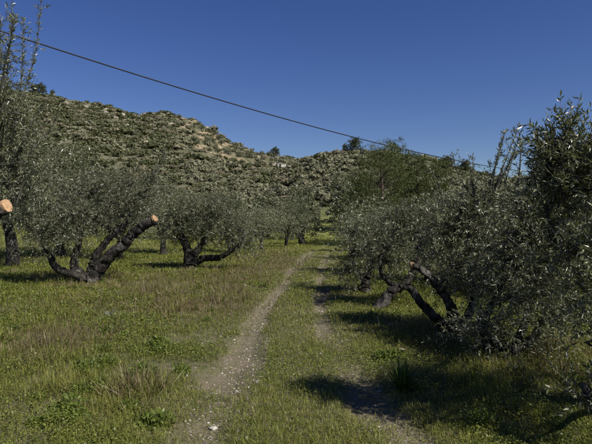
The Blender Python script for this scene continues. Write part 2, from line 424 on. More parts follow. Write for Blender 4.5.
def olive_tree(limbs, clusters, seed, leaf=(0.055, 0.012), k=26, label=None, group=None, shoots=None, pale=0.14,
               base=None, dull=1.0, twl=0.42, droop=0.3, name="olive_tree", twigs=True, tw_r=0.003, extra_group=None):
    """limbs: (points, radii, cut?)  clusters: (centre, (rx,ry,rz), n_twigs)  in world coordinates"""
    r = np.random.default_rng(seed)
    base = np.array(base if base is not None else limbs[0][0][0], float)
    base = np.array([base[0], base[1], gz(base[0], base[1])])
    root = link(name, None, loc=tuple(base), label=label, cat="tree", group=group)
    wood = Acc(); allp = []; cuts = []
    for pts, rad, cut in limbs:
        n = max(12, int(len(pts) * 9))
        p = smooth_path(np.array(pts, float) - base, n)
        p[1:-1] += r.normal(0, 0.10 * np.mean(rad), (n - 2, 3))
        V, f3, f4 = tube(p, rad, 14, 0.085, r, cap=True)
        wood.add(V, f3, f4)
        allp.append(p[n // 3:])
        if cut: cuts.append((p[-1], norm((p[-1] - p[-3])[None])[0], np.atleast_1d(rad)[-1]))
    br = Acc(); lv = Acc()
    allp = np.concatenate(allp)
    for c, rad, nt_ in clusters:
        c = np.array(c, float) - base; rad = np.array(rad, float) * np.ones(3)
        dd = np.linalg.norm(allp - c, axis=1) + 0.6 * np.maximum(allp[:, 2] - c[2], 0)
        a = allp[np.argmin(dd)]
        d = c - a; L = np.linalg.norm(d)
        m = (a + c) / 2 + np.array([0, 0, 0.10 * L]) + r.normal(0, 0.08 * L, 3)
        bp = smooth_path([a, m, c], 7); bp[1:-1] += r.normal(0, 0.02, (5, 3))
        V, f3, f4 = tube(bp, [0.034, 0.012], 6, 0.05, r); br.add(V, None, f4)
        nsub = max(3, int(nt_ / 9))
        for q in range(nsub):
            e = c + rand_unit(r, 1)[0] * rad * (0.55 + 0.35 * r.random())
            s = bp[r.integers(3, 7)]
            sp = smooth_path([s, (s + e) / 2 + r.normal(0, 0.06, 3), e], 5)
            V, f3, f4 = tube(sp, [0.010, 0.003], 4); br.add(V, None, f4)
            nn = max(1, int(round(nt_ / nsub)))
            f = r.random(nn) ** 0.7
            tb = s + (e - s) * f[:, None] + r.normal(0, 0.22, (nn, 3)) * rad * 0.8
            out = norm(tb - c + r.normal(0, 0.12, (nn, 3)))
            td = norm(out * 0.7 + r.normal(0, 0.45, (nn, 3)) + np.array([0, 0, 0.25]))
            twig_leaves(lv, br if twigs else None, tb, td, twl, k, leaf[0], leaf[1], r, pale, droop, dull, tw_r)
    for (sb, se, n, kk) in (shoots or []):
        sb = np.array(sb, float) - base; se = np.array(se, float) - base
        for q in range(n):
            j = r.normal(0, 0.09, 3); b2 = sb + j; e2 = se + j * 1.5 + r.normal(0, 0.12, 3) * (q > 0)
            L = np.linalg.norm(e2 - b2)
            sp = smooth_path([b2, (b2 + e2) / 2 + r.normal(0, 0.04, 3), e2], 8)
            V, f3, f4 = tube(sp, [0.011, 0.003], 5); br.add(V, None, f4)
            t = norm(np.gradient(sp, axis=0))
            nl = int(kk * L)
            u = 0.12 + 0.88 * r.random(nl); idx = u * 7; i0 = np.minimum(idx.astype(int), 6)
            pos = sp[i0] + (sp[i0 + 1] - sp[i0]) * (idx - i0)[:, None]
            side = norm(np.cross(t[i0], rand_unit(r, nl)))
            ld = norm(t[i0] * 0.9 + side * 0.75 + r.normal(0, .15, (nl, 3)))
            leaves(lv, pos, ld, leaf[0] * 1.1, leaf[1] * 1.15, r, olive_cols(r, nl, pale, dull))
            # short side twigs
            ns = max(2, int(L * 7)); iu = r.integers(1, 7, ns)
            td = norm(t[iu] * 0.8 + rand_unit(r, ns) * 0.8)
            twig_leaves(lv, br, sp[iu], td, 0.16, 9, leaf[0], leaf[1], r, pale, 0.1, dull, 0.002)
    trunk = link("trunk", wood.mesh("trunk", True), M_BARK, root)
    for (p, d, rr) in cuts:
        ang = np.linspace(0, 2 * np.pi, 14, endpoint=False)
        u = norm(np.cross(d, [0.2, 0.1, 1.0])[None])[0]; v = np.cross(d, u)
        ringr = rr * (1.03 + 0.05 * r.normal(0, 1, 14))
        c0 = p + d * 0.02
        rim = c0 + ringr[:, None] * (np.cos(ang)[:, None] * u + np.sin(ang)[:, None] * v)
        back = rim - d * 0.05
        V = np.vstack([rim, back, c0 + d * 0.006])
        jj = np.arange(14)
        f3 = np.stack([jj, (jj + 1) % 14, np.full(14, 28)], -1)
        f4 = np.stack([jj + 14, (jj + 1) % 14 + 14, (jj + 1) % 14, jj], -1)
        cf = link("cut_face", make_mesh("cut_face", V, [f3, f4]), M_CUT, trunk)
        cf["label"] = "pale freshly sawn end of the limb"
    link("branches", br.mesh("branches", True), M_TWIG, root)
    link("crown", lv.mesh("crown"), M_OLIVE, root)
    return root
def G(px, py_unused, d, dz=0.0):
    x = (px - CX) / F * d
    return np.array([x, d, gz(x, d) + dz])

# ------------------------------------------------------------------ the olive trees near the track
# left, trunk outside the picture: sawn stub reaching in, tall whippy shoots
b = np.array([-4.75, 6.7, 0.0])
olive_tree([([b + [0, 0, -.12], b + [-.05, 0, .5], b + [.15, 0, 1.0], P(-30, 232, 6.5), P(6, 206, 6.42)], [0.24, 0.17, 0.15, .12, 0.085], True),
            ([b + [-.02, 0, .5], b + [-.25, .2, 1.3], b + [.1, .3, 2.2], b + [.35, .2, 2.9]], [0.14, 0.09, 0.05], False),
            ([b + [.1, .0, .9], P(-12, 180, 6.9), P(2, 140, 6.8)], [0.09, 0.05, 0.03], False)],
           [(P(-6, 60, 6.7), (.35, .5, .55), 46), (P(-2, 120, 6.7), (.42, .5, .5), 70), (P(8, 165, 6.8), (.42, .5, .4), 60),
            (P(-30, 90, 7.2), (.7, .6, .8), 80), (P(2, 104, 6.9), (.3, .5, .45), 60), (P(16, 190, 7.1), (.4, .5, .35), 50), (P(36, 175, 7.3), (.32, .4, .35), 40), (P(-8, 66, 6.9), (.2, .4, .45), 30), (P(22, 150, 7.0), (.35, .4, .4), 34), (P(-10, 205, 7.2), (.4, .5, .3), 30)],
           11, (0.056, 0.012), 26, "olive tree at the left edge with sawn stub and tall whippy shoots",
           shoots=[(P(-4, 120, 6.6), P(2, -4, 6.6), 2, 90), (P(4, 130, 6.6), P(15, 66, 6.5), 3, 90), (P(-4, 110, 6.7), P(2, 36, 6.6), 3, 90), (P(20, 160, 6.8), P(44, 118, 6.8), 2, 70), (P(-14, 110, 6.7), P(-4, -30, 6.7), 3, 70),
                   (P(4, 203, 6.45), P(19, 168, 6.4), 1, 2), (P(10, 140, 6.6), P(34, 92, 6.6), 2, 60), (P(0, 160, 6.6), P(26, 104, 6.6), 2, 60)], pale=0.16, base=b)

# the forked tree with the long sawn limb
d1 = 14.1
g1 = G(90, 0, d1, -0.12)
olive_tree([([g1, P(95, 276, d1), P(107, 259, d1 - .1), P(125, 243, d1 - .2), P(136, 231, d1 - .3), P(155, 219, d1 - .4)], [0.22, 0.18, 0.145, 0.13, 0.12, 0.115], True),
            ([g1 + [0.05, 0, 0.1], P(90, 272, d1 + .2), P(97, 254, d1 + .2), P(114, 233, d1 + .2), P(126, 224, d1 + .3), P(131, 205, d1 + .4)], [0.17, 0.12, 0.10, 0.085, .07, .03], False),
            ([g1 + [-.1, 0, 0.05], P(83, 276, d1), P(74, 266, d1 + .1), P(79, 242, d1 + .2), P(86, 210, d1 + .3), P(92, 190, d1 + .4)], [0.14, 0.12, 0.11, 0.09, 0.06, .03], False),
            ([g1 + [-.12, 0, 0.08], P(80, 277, d1 - .1), P(57, 268, d1 - .2), P(49, 253, d1 - .2), P(37, 234, d1 - .3), P(14, 213, d1 - .4)], [0.12, 0.10, 0.095, 0.085, 0.06, 0.04], False)],
           [(P(30, 205, d1 - .3), (.6, .6, .5), 140), (P(52, 222, d1 - .4), (.5, .5, .5), 170), (P(72, 214, d1 - .5), (.55, .6, .55), 190), (P(40, 238, d1 - .5), (.4, .4, .35), 60), (P(66, 238, d1 - .6), (.4, .4, .3), 60), (P(24, 170, d1 + .3), (.8, .8, .6), 120), (P(100, 172, d1 + .4), (.7, .7, .5), 90), (P(62, 190, d1), (.7, .7, .5), 120),
            (P(92, 192, d1), (.6, .7, .5), 110), (P(118, 200, d1 + .1), (.6, .7, .55), 120), (P(145, 196, d1 + .2), (.6, .7, .55), 120), (P(132, 180, d1 + .3), (.6, .7, .4), 90),
            (P(160, 188, d1 + .4), (.45, .6, .4), 60), (P(85, 228, d1 + .2), (.35, .4, .3), 30), (P(16, 225, d1 - .2), (.4, .5, .3), 30), (P(115, 216, d1 + .4), (.5, .5, .3), 50)],
           12, (0.068, 0.0145), 30, "forked olive tree with dark trunk and long sawn limb, left of the track", pale=0.3, twl=0.5, droop=0.55,
           shoots=[(P(84, 276, d1 - .2), P(66, 236, d1 - .3), 1, 6), (P(60, 175, d1), P(62, 150, d1), 2, 50), (P(152, 175, d1), P(160, 152, d1), 3, 40)])

# second tree along the left side, black trunk and low right limb
d2 = 18.2
g2 = G(190, 0, d2, -0.12)
olive_tree([([g2, P(190, 262, d2), P(190, 255, d2)], [0.28, 0.23, 0.21], False),
            ([P(190, 258, d2), P(186, 246, d2), P(182, 235, d2), P(180, 215, d2)], [0.17, 0.14, 0.10, 0.05], False),
            ([P(192, 257, d2), P(201, 246, d2), P(208, 232, d2), P(212, 212, d2)], [0.16, 0.12, 0.08, 0.04], False),
            ([P(193, 262, d2), P(205, 258, d2 - .1), P(220, 257, d2 - .2), P(235, 248, d2 - .3), P(244, 236, d2 - .3)], [0.15, 0.11, 0.10, 0.08, 0.05], False)],
           [(P(172, 225, d2), (.6, .7, .5), 110), (P(180, 210, d2 + .2), (.65, .8, .5), 120), (P(205, 220, d2 - .2), (.7, .7, .6), 130), (P(205, 208, d2 + .2), (.7, .8, .45), 120),
            (P(228, 215, d2), (.7, .8, .6), 120), (P(245, 228, d2 - .2), (.7, .7, .5), 120), (P(225, 235, d2 - .3), (.6, .6, .4), 110), (P(250, 242, d2 - .2), (.5, .6, .35), 70), (P(168, 238, d2), (.5, .6, .35), 60), (P(200, 238, d2 + .4), (.7, .6, .4), 90), (P(215, 200, d2 + .4), (.7, .7, .35), 80), (P(195, 200, d2 + .5), (.5, .5, .4), 50)],
           13, (0.074, 0.0165), 30, "olive tree with black trunk and low limb reaching towards the track", pale=0.13, twl=0.5, droop=0.35, tw_r=0.004)

# small tree hanging over the bend
d4 = 44.0
g4 = G(303, 0, d4, -0.15)
olive_tree([([g4, P(301, 238, d4), P(295, 231, d4), P(289, 224, d4)], [0.33, 0.26, 0.2, 0.1], False),
            ([P(301, 238, d4), P(304, 228, d4), P(306, 219, d4)], [0.2, 0.14, 0.07], False)],
           [(P(290, 224, d4), (.8, 1, .7), 60), (P(300, 214, d4), (1.0, 1, .8), 80), (P(312, 222, d4), (.9, 1, .9), 80), (P(316, 231, d4), (.6, .8, .5), 40), (P(284, 231, d4), (.5, .6, .4), 24)],
           14, (0.16, 0.05), 16, "small olive tree leaning left beside the bend of the track", pale=0.08, twl=0.6, tw_r=0.006, dull=0.9)

# right side of the track
dR0 = 12.2
g = G(366, 0, dR0, -0.1)
olive_tree([([g, P(365, 284, dR0), P(368, 268, dR0), P(372, 250, dR0)], [0.15, 0.12, 0.09, 0.04], False),
            ([P(365, 282, dR0), P(354, 266, dR0), P(350, 248, dR0)], [0.09, 0.07, 0.03], False)],
           [(P(352, 252, dR0), (.42, .6, .5), 110), (P(350, 272, dR0), (.32, .5, .3), 60), (P(370, 240, dR0), (.5, .6, .5), 120), (P(358, 228, dR0 + .2), (.45, .6, .4), 80), (P(385, 252, dR0 + .3), (.5, .6, .5), 100), (P(376, 218, dR0 + .3), (.4, .5, .3), 50)],
           21, (0.062, 0.0135), 28, "rounded olive tree hanging over the right edge of the track", pale=0.13, droop=0.45)
dR1 = 9.9
g = G(372, 0, dR1, -0.22)
olive_tree([([g, P(383, 302, dR1), P(394, 290, dR1 + .05), P(405, 284, dR1 + .1), P(416, 262, dR1 + .2), P(420, 240, dR1 + .3)], [0.17, 0.11, 0.09, 0.085, 0.06, 0.03], False),
            ([P(402, 286, dR1 + .1), P(390, 283, dR1 + .1), P(381, 272, dR1 + .2), P(380, 250, dR1 + .3)], [0.06, 0.05, 0.035, 0.02], False)],
           [(P(382, 245, dR1 + .2), (.42, .5, .4), 110), (P(402, 228, dR1 + .3), (.5, .5, .4), 110), (P(425, 240, dR1 + .3), (.45, .5, .45), 110), (P(392, 262, dR1 + .3), (.4, .4, .25), 60),
            (P(420, 215, dR1 + .4), (.45, .5, .3), 80), (P(440, 255, dR1 + .5), (.4, .5, .4), 80), (P(396, 210, dR1 + .6), (.4, .5, .25), 50)],
           22, (0.065, 0.014), 24, "olive tree with short slanting trunk right of the track", pale=0.13, droop=0.4)
dR2 = 7.3
g = G(455, 0, dR2, -0.1)
olive_tree([([g, P(448, 330, dR2), P(438, 320, dR2), P(421, 303, dR2), P(411, 289, dR2), P(399, 286, dR2 - .02)], [0.10, 0.08, 0.065, 0.06, 0.055, 0.03], False),
            ([g + [.03, .02, .1], P(455, 322, dR2 + .05), P(449, 303, dR2), P(435, 283, dR2 - .05), P(422, 270, dR2 - .1), P(411, 265, dR2 - .12)], [0.09, 0.075, 0.065, 0.055, 0.05, 0.042], True),
            ([g + [.05, .05, .1], P(468, 315, dR2 + .2), P(476, 285, dR2 + .3), P(474, 245, dR2 + .4)], [0.08, 0.06, 0.05, 0.025], False)],
           [(P(455, 265, dR2 + .1), (.42, .5, .38), 110), (P(470, 235, dR2 + .2), (.5, .5, .42), 140), (P(445, 225, dR2 + .3), (.42, .5, .36), 110), (P(480, 205, dR2 + .3), (.42, .5, .32), 110),
            (P(495, 250, dR2 + .2), (.42, .5, .4), 110), (P(478, 282, dR2), (.35, .4, .3), 80), (P(452, 205, dR2 + .4), (.35, .4, .25), 60), (P(500, 285, dR2 + .2), (.35, .4, .3), 70), (P(490, 185, dR2 + .2), (.3, .3, .2), 40)],
           23, (0.056, 0.012), 26, "olive tree with two arching bare limbs and a sawn stub, right of the track", pale=0.32, droop=0.35,
           shoots=[(P(485, 205, dR2), P(499, 146, dR2), 3, 80), (P(492, 205, dR2), P(511, 148, dR2), 4, 80), (P(478, 200, dR2 + .2), P(474, 155, dR2 + .2), 3, 70), (P(500, 200, dR2), P(516, 158, dR2), 4, 70), (P(455, 205, dR2 + .2), P(452, 175, dR2 + .2), 3, 60), (P(515, 200, dR2), P(528, 160, dR2), 4, 70)])
dR3 = 6.1
g = G(491, 0, dR3, -0.08)
olive_tree([([g, P(492, 350, dR3), P(500, 347, dR3), P(514, 349, dR3 - .1), P(532, 338, dR3 - .1), P(548, 310, dR3)], [0.085, 0.075, 0.065, 0.06, 0.045, 0.02], False),
            ([g, P(488, 342, dR3), P(484, 322, dR3 + .1), P(500, 290, dR3 + .2), P(512, 240, dR3 + .2)], [0.075, 0.06, 0.05, 0.04, 0.02], False),
            ([P(514, 349, dR3 - .1), P(525, 320, dR3 + .2), P(535, 270, dR3 + .3), P(540, 210, dR3 + .3)], [0.05, 0.045, 0.04, 0.02], False)],
           [(P(500, 325, dR3 - .2), (.28, .3, .22), 60), (P(470, 330, dR3 - .1), (.22, .3, .16), 34), (P(520, 300, dR3 - .2), (.36, .4, .3), 110), (P(545, 275, dR3), (.36, .4, .32), 120), (P(515, 262, dR3), (.34, .4, .32), 110),
            (P(540, 235, dR3), (.36, .4, .32), 120), (P(565, 250, dR3 - .2), (.34, .4, .34), 110), (P(525, 215, dR3 + .1), (.34, .4, .28), 100), (P(555, 205, dR3 + .1), (.36, .4, .28), 100),
            (P(575, 300, dR3), (.32, .4, .28), 60), (P(550, 320, dR3), (.3, .3, .22), 60), (P(580, 215, dR3 + .2), (.36, .4, .3), 100), (P(535, 188, dR3 + .2), (.26, .3, .18), 40)],
           24, (0.056, 0.012), 26, "dense silvery olive tree with low sprawling trunk at the right", pale=0.36, droop=0.35,
           shoots=[(P(500, 225, dR3 - .3), P(530, 260, dR3 - .3), 1, 10), (P(525, 200, dR3), P(530, 160, dR3), 2, 60)])
dR4 = 3.7
b = np.array([3.25, 4.0, 0.0])
olive_tree([([b + [0, 0, -.1], b + [-.05, -.05, .6], b + [-.25, -.1, 1.1], P(600, 250, dR4 + .1), P(556, 240, dR4), P(548, 190, dR4), P(552, 125, dR4)], [0.16, 0.13, 0.10, 0.05, 0.016, 0.011, 0.006], False),
            ([b + [-.05, -.05, .6], b + [0, 0, 1.6], b + [-.1, 0, 2.0], b + [-.2, -.1, 2.3]], [0.11, 0.09, 0.06, 0.03], False),
            ([b + [-.05, -.05, .5], b + [-.4, -.2, .7], P(610, 390, dR4 - .1), P(585, 392, dR4 - .2)], [0.05, 0.035, 0.014, 0.006], False)],
           [(P(575, 150, dR4), (.16, .3, .16), 46), (P(558, 150, dR4), (.08, .15, .12), 18), (P(586, 145, dR4), (.12, .2, .12), 30), (P(555, 165, dR4), (.08, .15, .14), 20), (P(570, 180, dR4 + .1), (.16, .3, .16), 40), (P(585, 190, dR4), (.2, .3, .2), 55), (P(562, 200, dR4), (.14, .25, .16), 34), (P(580, 245, dR4), (.2, .3, .22), 55), (P(602, 155, dR4 + .1), (.2, .3, .18), 50),
            (P(590, 290, dR4), (.18, .3, .2), 45), (P(592, 340, dR4), (.16, .25, .18), 28), (P(640, 200, dR4 + .2), (.36, .5, .4), 120), (P(670, 175, dR4 + .3), (.3, .5, .3), 80), (P(690, 260, dR4 + .3), (.4, .5, .5), 110),
            (P(586, 400, dR4 - .2), (.10, .15, .10), 16), ([3.5, 2.7, 2.1], (.5, .5, .4), 120), ([3.1, 3.2, 2.6], (.5, .5, .35), 120), ([3.9, 3.3, 2.9], (.5, .5, .4), 110), (P(760, 110, dR4 + .5), (.5, .6, .5), 110), (P(790, 220, dR4 + .5), (.5, .6, .5), 110)],
           25, (0.058, 0.0125), 22, "near olive tree at the right edge, dark leaves against the sky", pale=0.12, droop=0.1, twl=0.3, tw_r=0.0022, base=b,
           shoots=[(P(552, 200, dR4), P(552, 122, dR4), 2, 80), (P(548, 175, dR4), P(551, 122, dR4), 1, 90), (P(574, 165, dR4), P(577, 118, dR4), 2, 70), (P(590, 165, dR4), P(598, 118, dR4), 2, 70), (P(565, 170, dR4), P(570, 140, dR4), 1, 70)])

# ------------------------------------------------------------------ prototypes shared by the trees farther off
def proto_olive(seed, H=3.6, R=2.0, nl=5200, leaf=(0.17, 0.05), dull=1.0, pale=0.1, pal=None):
    r = np.random.default_rng(seed)
    wood = Acc(); lv = Acc()
    lean = r.normal(0, 0.25, 2)
    top = np.array([lean[0], lean[1], H * 0.3])
    V, f3, f4 = tube(smooth_path([[0, 0, -.3], [lean[0] * .3, lean[1] * .3, H * .15], top], 8), [0.2, 0.145, 0.12], 8, 0.08, r); wood.add(V, None, f4)
    cs = []
    for q in range(8):
        a = q * 2.4 + r.random(); rr = R * (0.25 + 0.55 * r.random())
        c = np.array([math.cos(a) * rr, math.sin(a) * rr, H * (0.45 + 0.38 * r.random() * (1.2 - rr / R))])
        V, f3, f4 = tube(smooth_path([top, (top + c) / 2 + [0, 0, .15] + r.normal(0, .12, 3), c], 6), [0.11, 0.03], 5); wood.add(V, None, f4)
        cs.append((c, R * (0.36 + 0.18 * r.random())))
    cs.append((np.array([0, 0, H * 0.78]), R * 0.5))
    per = nl // len(cs) // 12
    for c, rad in cs:
        tb = c + rand_unit(r, per) * (r.random((per, 1)) ** 0.45) * rad * np.array([1, 1, 0.85])
        td = norm(norm(tb - c) * 0.7 + r.normal(0, 0.5, (per, 3)) + [0, 0, .2])
        twig_leaves(lv, None, tb, td, 0.5, 12, leaf[0], leaf[1], r, pale, 0.35, dull)
    return wood.mesh("trunk", True), lv.mesh("crown")
PO = [proto_olive(s, H, R, 10500, (0.115, 0.032), 0.97) for s, H, R in ((31, 3.8, 2.1), (32, 3.3, 2.3), (33, 4.3, 2.0), (34, 3.6, 1.8))]
PF = [proto_olive(s, H, R, 2000, (0.34, 0.13), 0.95, 0.16) for s, H, R in ((35, 3.6, 2.2), (36, 3.2, 2.0), (37, 4.0, 2.3))]
for a in PO + PF:
    a[0].materials.append(M_BARK); a[1].materials.append(M_OLIVE)
def place_tree(protos, x, y, s, label, group, r, name="olive_tree", sink=0.1):
    t, c = protos[r.integers(len(protos))]
    root = link(name, None, loc=(x, y, gz(x, y) - sink), label=label, cat="tree", group=group)
    root.rotation_euler = (0, 0, r.random() * 6.28); root.scale = (s * (0.9 + .2 * r.random()), s, s * (0.9 + .2 * r.random()))
    link("trunk", t, None, root); link("crown", c, None, root)
    return root
r = np.random.default_rng(5)
def XY(px, d): return (px - CX) / F * d, d
# individual trees one can pick out
for px, d, s, lab in [
    (14, 19.5, 1.45, "olive tree behind the left-edge shoots, shading dark grass"),
    (120, 22.0, 1.0, "olive tree directly behind the long sawn limb"),
    (230, 28.0, 0.72, "olive tree just behind the low limb of the black-trunked tree"),
    (262, 33.0, 0.72, "olive tree between the black-trunked tree and the small leaning tree"),
    (163, 26.0, 0.95, "olive tree in the gap between the forked tree and black-trunked tree"),
    (62, 23.0, 1.4, "tall olive tree rising behind the forked tree"),
    (372, 17.0, 0.72, "second olive tree overhanging the right side of the track"),
    (366, 24.0, 0.72, "third olive tree along the right side of the track"),
    (356, 31.0, 0.8, "farthest olive tree on the right side of the track, by the bend"),
    (428, 14.5, 0.66, "olive tree behind the slanting trunk, below the pine"),
    (472, 13.0, 0.72, "olive tree behind the arching bare limbs"),
    (540, 11.5, 0.75, "olive tree behind the dense silvery tree at the right"),
    (450, 21.0, 0.78, "olive tree standing right of the pine foot"),
    (520, 19.0, 0.9, "olive tree in the second row on the far right")]:
    x, y = XY(px, d)
    place_tree(PO, x, y, s, lab, None, r)
grove = []
for k in range(900):
    y = 33 + 62 * r.random(); px = -60 + 720 * r.random(); x = (px - CX) / F * y
    if abs(x - track_centre(y)) < 3.2 and y < 64: continue
    if 296 < px < 345 and y < 58: continue
    if 340 < px < 420 and 34 < y < 46: continue
    if any((x - a) ** 2 + (y - c) ** 2 < 4.4 ** 2 for a, c in grove): continue
    grove.append((x, y))
for x, y in grove[:95]:
    place_tree(PO if y < 55 else PF, x, y, 0.85 + 0.3 * r.random(), "grey-green olive tree in the grove at the foot of the hills", "olive trees in the grove below the hills", r)

# ------------------------------------------------------------------ pines
def needle_tree(seed, H, R, n, size, cols, flat=0.5, lobes=26, low=0.3):
    r = np.random.default_rng(seed); wood = Acc(); lv = Acc()
    path = smooth_path([[0, 0, -.3], [r.normal(0, .1), r.normal(0, .1), H * .4], [r.normal(0, .25), r.normal(0, .2), H * .92]], 10)
    V, f3, f4 = tube(path, [0.028 * H, 0.018 * H, 0.006 * H], 8, 0.06, r); wood.add(V, None, f4)
    for q in range(lobes):
        h = low + (0.98 - low) * (q + r.random()) / lobes
        a = q * 2.4 + r.normal(0, .3); ext = R * (1.05 - (h - low) / (1 - low)) ** 0.6 * (0.45 + 0.6 * r.random())
        s = path[min(9, int(h * 9.9))]
        e = np.array([s[0] + math.cos(a) * ext, s[1] + math.sin(a) * ext, H * h + 0.12 * ext + r.normal(0, .1)])
        V, f3, f4 = tube(smooth_path([s, (s + e) / 2 + [0, 0, .06 * ext], e], 5), [0.006 * H, 0.002 * H], 4); wood.add(V, None, f4)
        m = n // lobes
        nt_ = 9
        f = np.repeat(r.random(nt_) ** 0.6, m // nt_ + 1)[:m]
        off = np.repeat(r.normal(0, 1, (nt_, 3)), m // nt_ + 1, 0)[:m]
        c = s + (e - s) * (0.35 + 0.65 * f)[:, None]
        pos = c + (off * 0.14 + r.normal(0, 1, (m, 3)) * 0.055) * R * np.array([1, 1, flat])
        dr = norm(r.normal(0, .7, (m, 3)) + norm((e - s)[None]) * 0.5 + [0, 0, .5])
        cc = cols[r.integers(len(cols), size=m)] * (0.75 + 0.5 * r.random((m, 1)))
        leaves(lv, pos, dr, size[0], size[1], r, cc)
    return wood.mesh("trunk", True), lv.mesh("crown")
PINEC = np.array([[0.038, 0.050, 0.014], [0.060, 0.076, 0.020], [0.09, 0.106, 0.028]])
OAKC = np.array([[0.034, 0.04, 0.016], [0.05, 0.056, 0.022], [0.07, 0.078, 0.032]])
pine = needle_tree(41, 8.2, 3.5, 15000, (0.24, 0.03), PINEC, 0.6, 34, 0.22)
pine2 = needle_tree(42, 7.0, 2.6, 10000, (0.26, 0.035), PINEC, 0.6, 26, 0.2)
oak = needle_tree(43, 4.3, 3.1, 3600, (0.32, 0.15), OAKC, 0.9, 22, 0.12)
oak2 = needle_tree(44, 3.9, 2.5, 2800, (0.32, 0.15), OAKC, 0.9, 20, 0.12)
for a in (pine, pine2): a[0].materials.append(M_PINEBARK); a[1].materials.append(M_PINE)
for a in (oak, oak2): a[0].materials.append(M_PINEBARK); a[1].materials.append(M_SCRUB)
def put(proto, px, d, s, lab, name, group=None):
    x, y = XY(px, d)
    return place_tree([proto], x, y, s, lab, group, r, name)
put(pine, 382, 41, 1.04, "green pine with pale trunk standing over the right-hand olives", "pine_tree")
put(pine2, 398, 48, 1.2, "dark pointed pine touching the cable line, behind the pale-trunked pine", "pine_tree")
put(pine2, 418, 46, 1.12, "shorter pine right of the pointed pine", "pine_tree")
put(pine2, 360, 46, 0.95, "low pine on the left flank of the pine group", "pine_tree")
put(pine2, 436, 50, 1.05, "rightmost pine of the group, beside a bare tan bank", "pine_tree")
put(oak, 447, 160, 0.95, "dark round-topped tree on the skyline right of the pines", "evergreen_tree")
put(oak2, 465, 160, 1.1, "smaller dark tree on the skyline nearest the right-hand shoots", "evergreen_tree")
put(oak, 355, 168, 1.05, "dark bushy tree on the crest of the right hill", "evergreen_tree")
put(oak2, 345, 168, 0.7, "small dark tree left of the bushy crest tree", "evergreen_tree")
put(oak, 275, 262, 1.15, "dark tree on the descending skyline of the left hill", "evergreen_tree")
put(oak, 40, 262, 1.2, "large dark tree on the left skyline beside the tall shoots", "evergreen_tree")
put(oak2, 33, 262, 1.3, "dark tree leftmost on the left hill skyline", "evergreen_tree")
put(oak2, 52, 262, 0.8, "small lone tree on the left skyline", "evergreen_tree")

# ------------------------------------------------------------------ hillside shrubs
def proto_shrub(seed, n, size, cols, squash=0.75):
    r = np.random.default_rng(seed); acc = Acc()
    nb = 6
    cs = np.stack([r.normal(0, .42, nb), r.normal(0, .42, nb), 0.35 + 0.3 * r.random(nb)], 1)
    rs = 0.45 + 0.25 * r.random(nb)
    k = r.integers(nb, size=n)
    nrm_ = rand_unit(r, n); nrm_[:, 2] = np.abs(nrm_[:, 2]) * 1.0 - 0.15
    pos = cs[k] + nrm_ * rs[k][:, None] * (0.55 + 0.5 * r.random((n, 1)))
    pos[:, 2] = np.maximum(pos[:, 2] * squash, -0.1)
    t = norm(np.cross(nrm_, rand_unit(r, n))); b_ = norm(np.cross(nrm_ + r.normal(0, .5, (n, 3)), t))
    s = size * (0.6 + 0.8 * r.random((n, 1)))
    V = np.stack([pos - t * s * .6 - b_ * s * .4, pos + t * s * .6 - b_ * s * .3, pos + b_ * s * .8 + nrm_ * s * .2], 1)
    c = cols[r.integers(len(cols), size=n)] * (0.75 + 0.5 * r.random((n, 1)))
    return V.reshape(-1, 3), np.repeat(c, 3, 0)
GREYC = np.array([[0.095, 0.096, 0.054], [0.13, 0.13, 0.078], [0.17, 0.168, 0.108]])
MAQC = np.array([[0.046, 0.054, 0.020], [0.068, 0.074, 0.028], [0.09, 0.094, 0.040]])
DRYC = np.array([[0.13, 0.115, 0.07], [0.17, 0.15, 0.095], [0.10, 0.10, 0.055]])
KINDS = [("grey", GREYC), ("dark", MAQC), ("dry", DRYC)]
protos = {k: [proto_shrub(50 + 7 * q + i, 520, 0.16, c, (0.8, 0.65, 0.9)[q]) for q in range(3)] for i, (k, c) in enumerate(KINDS)}
lowp = {k: [proto_shrub(80 + 7 * q + i, 150, 0.28, c, (0.8, 0.65, 0.9)[q]) for q in range(3)] for i, (k, c) in enumerate(KINDS)}
pmesh = {k: [make_mesh("shrub", v, [np.arange(len(v)).reshape(-1, 3)], c) for v, c in ps] for k, ps in protos.items()}
for ps in pmesh.values():
    for m_ in ps: m_.materials.append(M_SCRUB)
r = np.random.default_rng(17)
NC = 26000
px_ = -30 + 600 * r.random(NC); y_ = 82 + 188 * r.random(NC) ** 0.75; x_ = (px_ - CX) / F * y_
z_ = ground(x_, y_)
vis = np.full(NC, -9.0)
for f in np.linspace(0.3, 0.985, 15):
    vis = np.maximum(vis, (ground(x_ * f, y_ * f) - EYE) / (y_ * f))
seen = vis < (z_ + 2.2 - EYE) / y_
nz_ = fbm(x_ / 22.0, y_ / 16.0, 3, 3.0)
cand = []; occ = set()
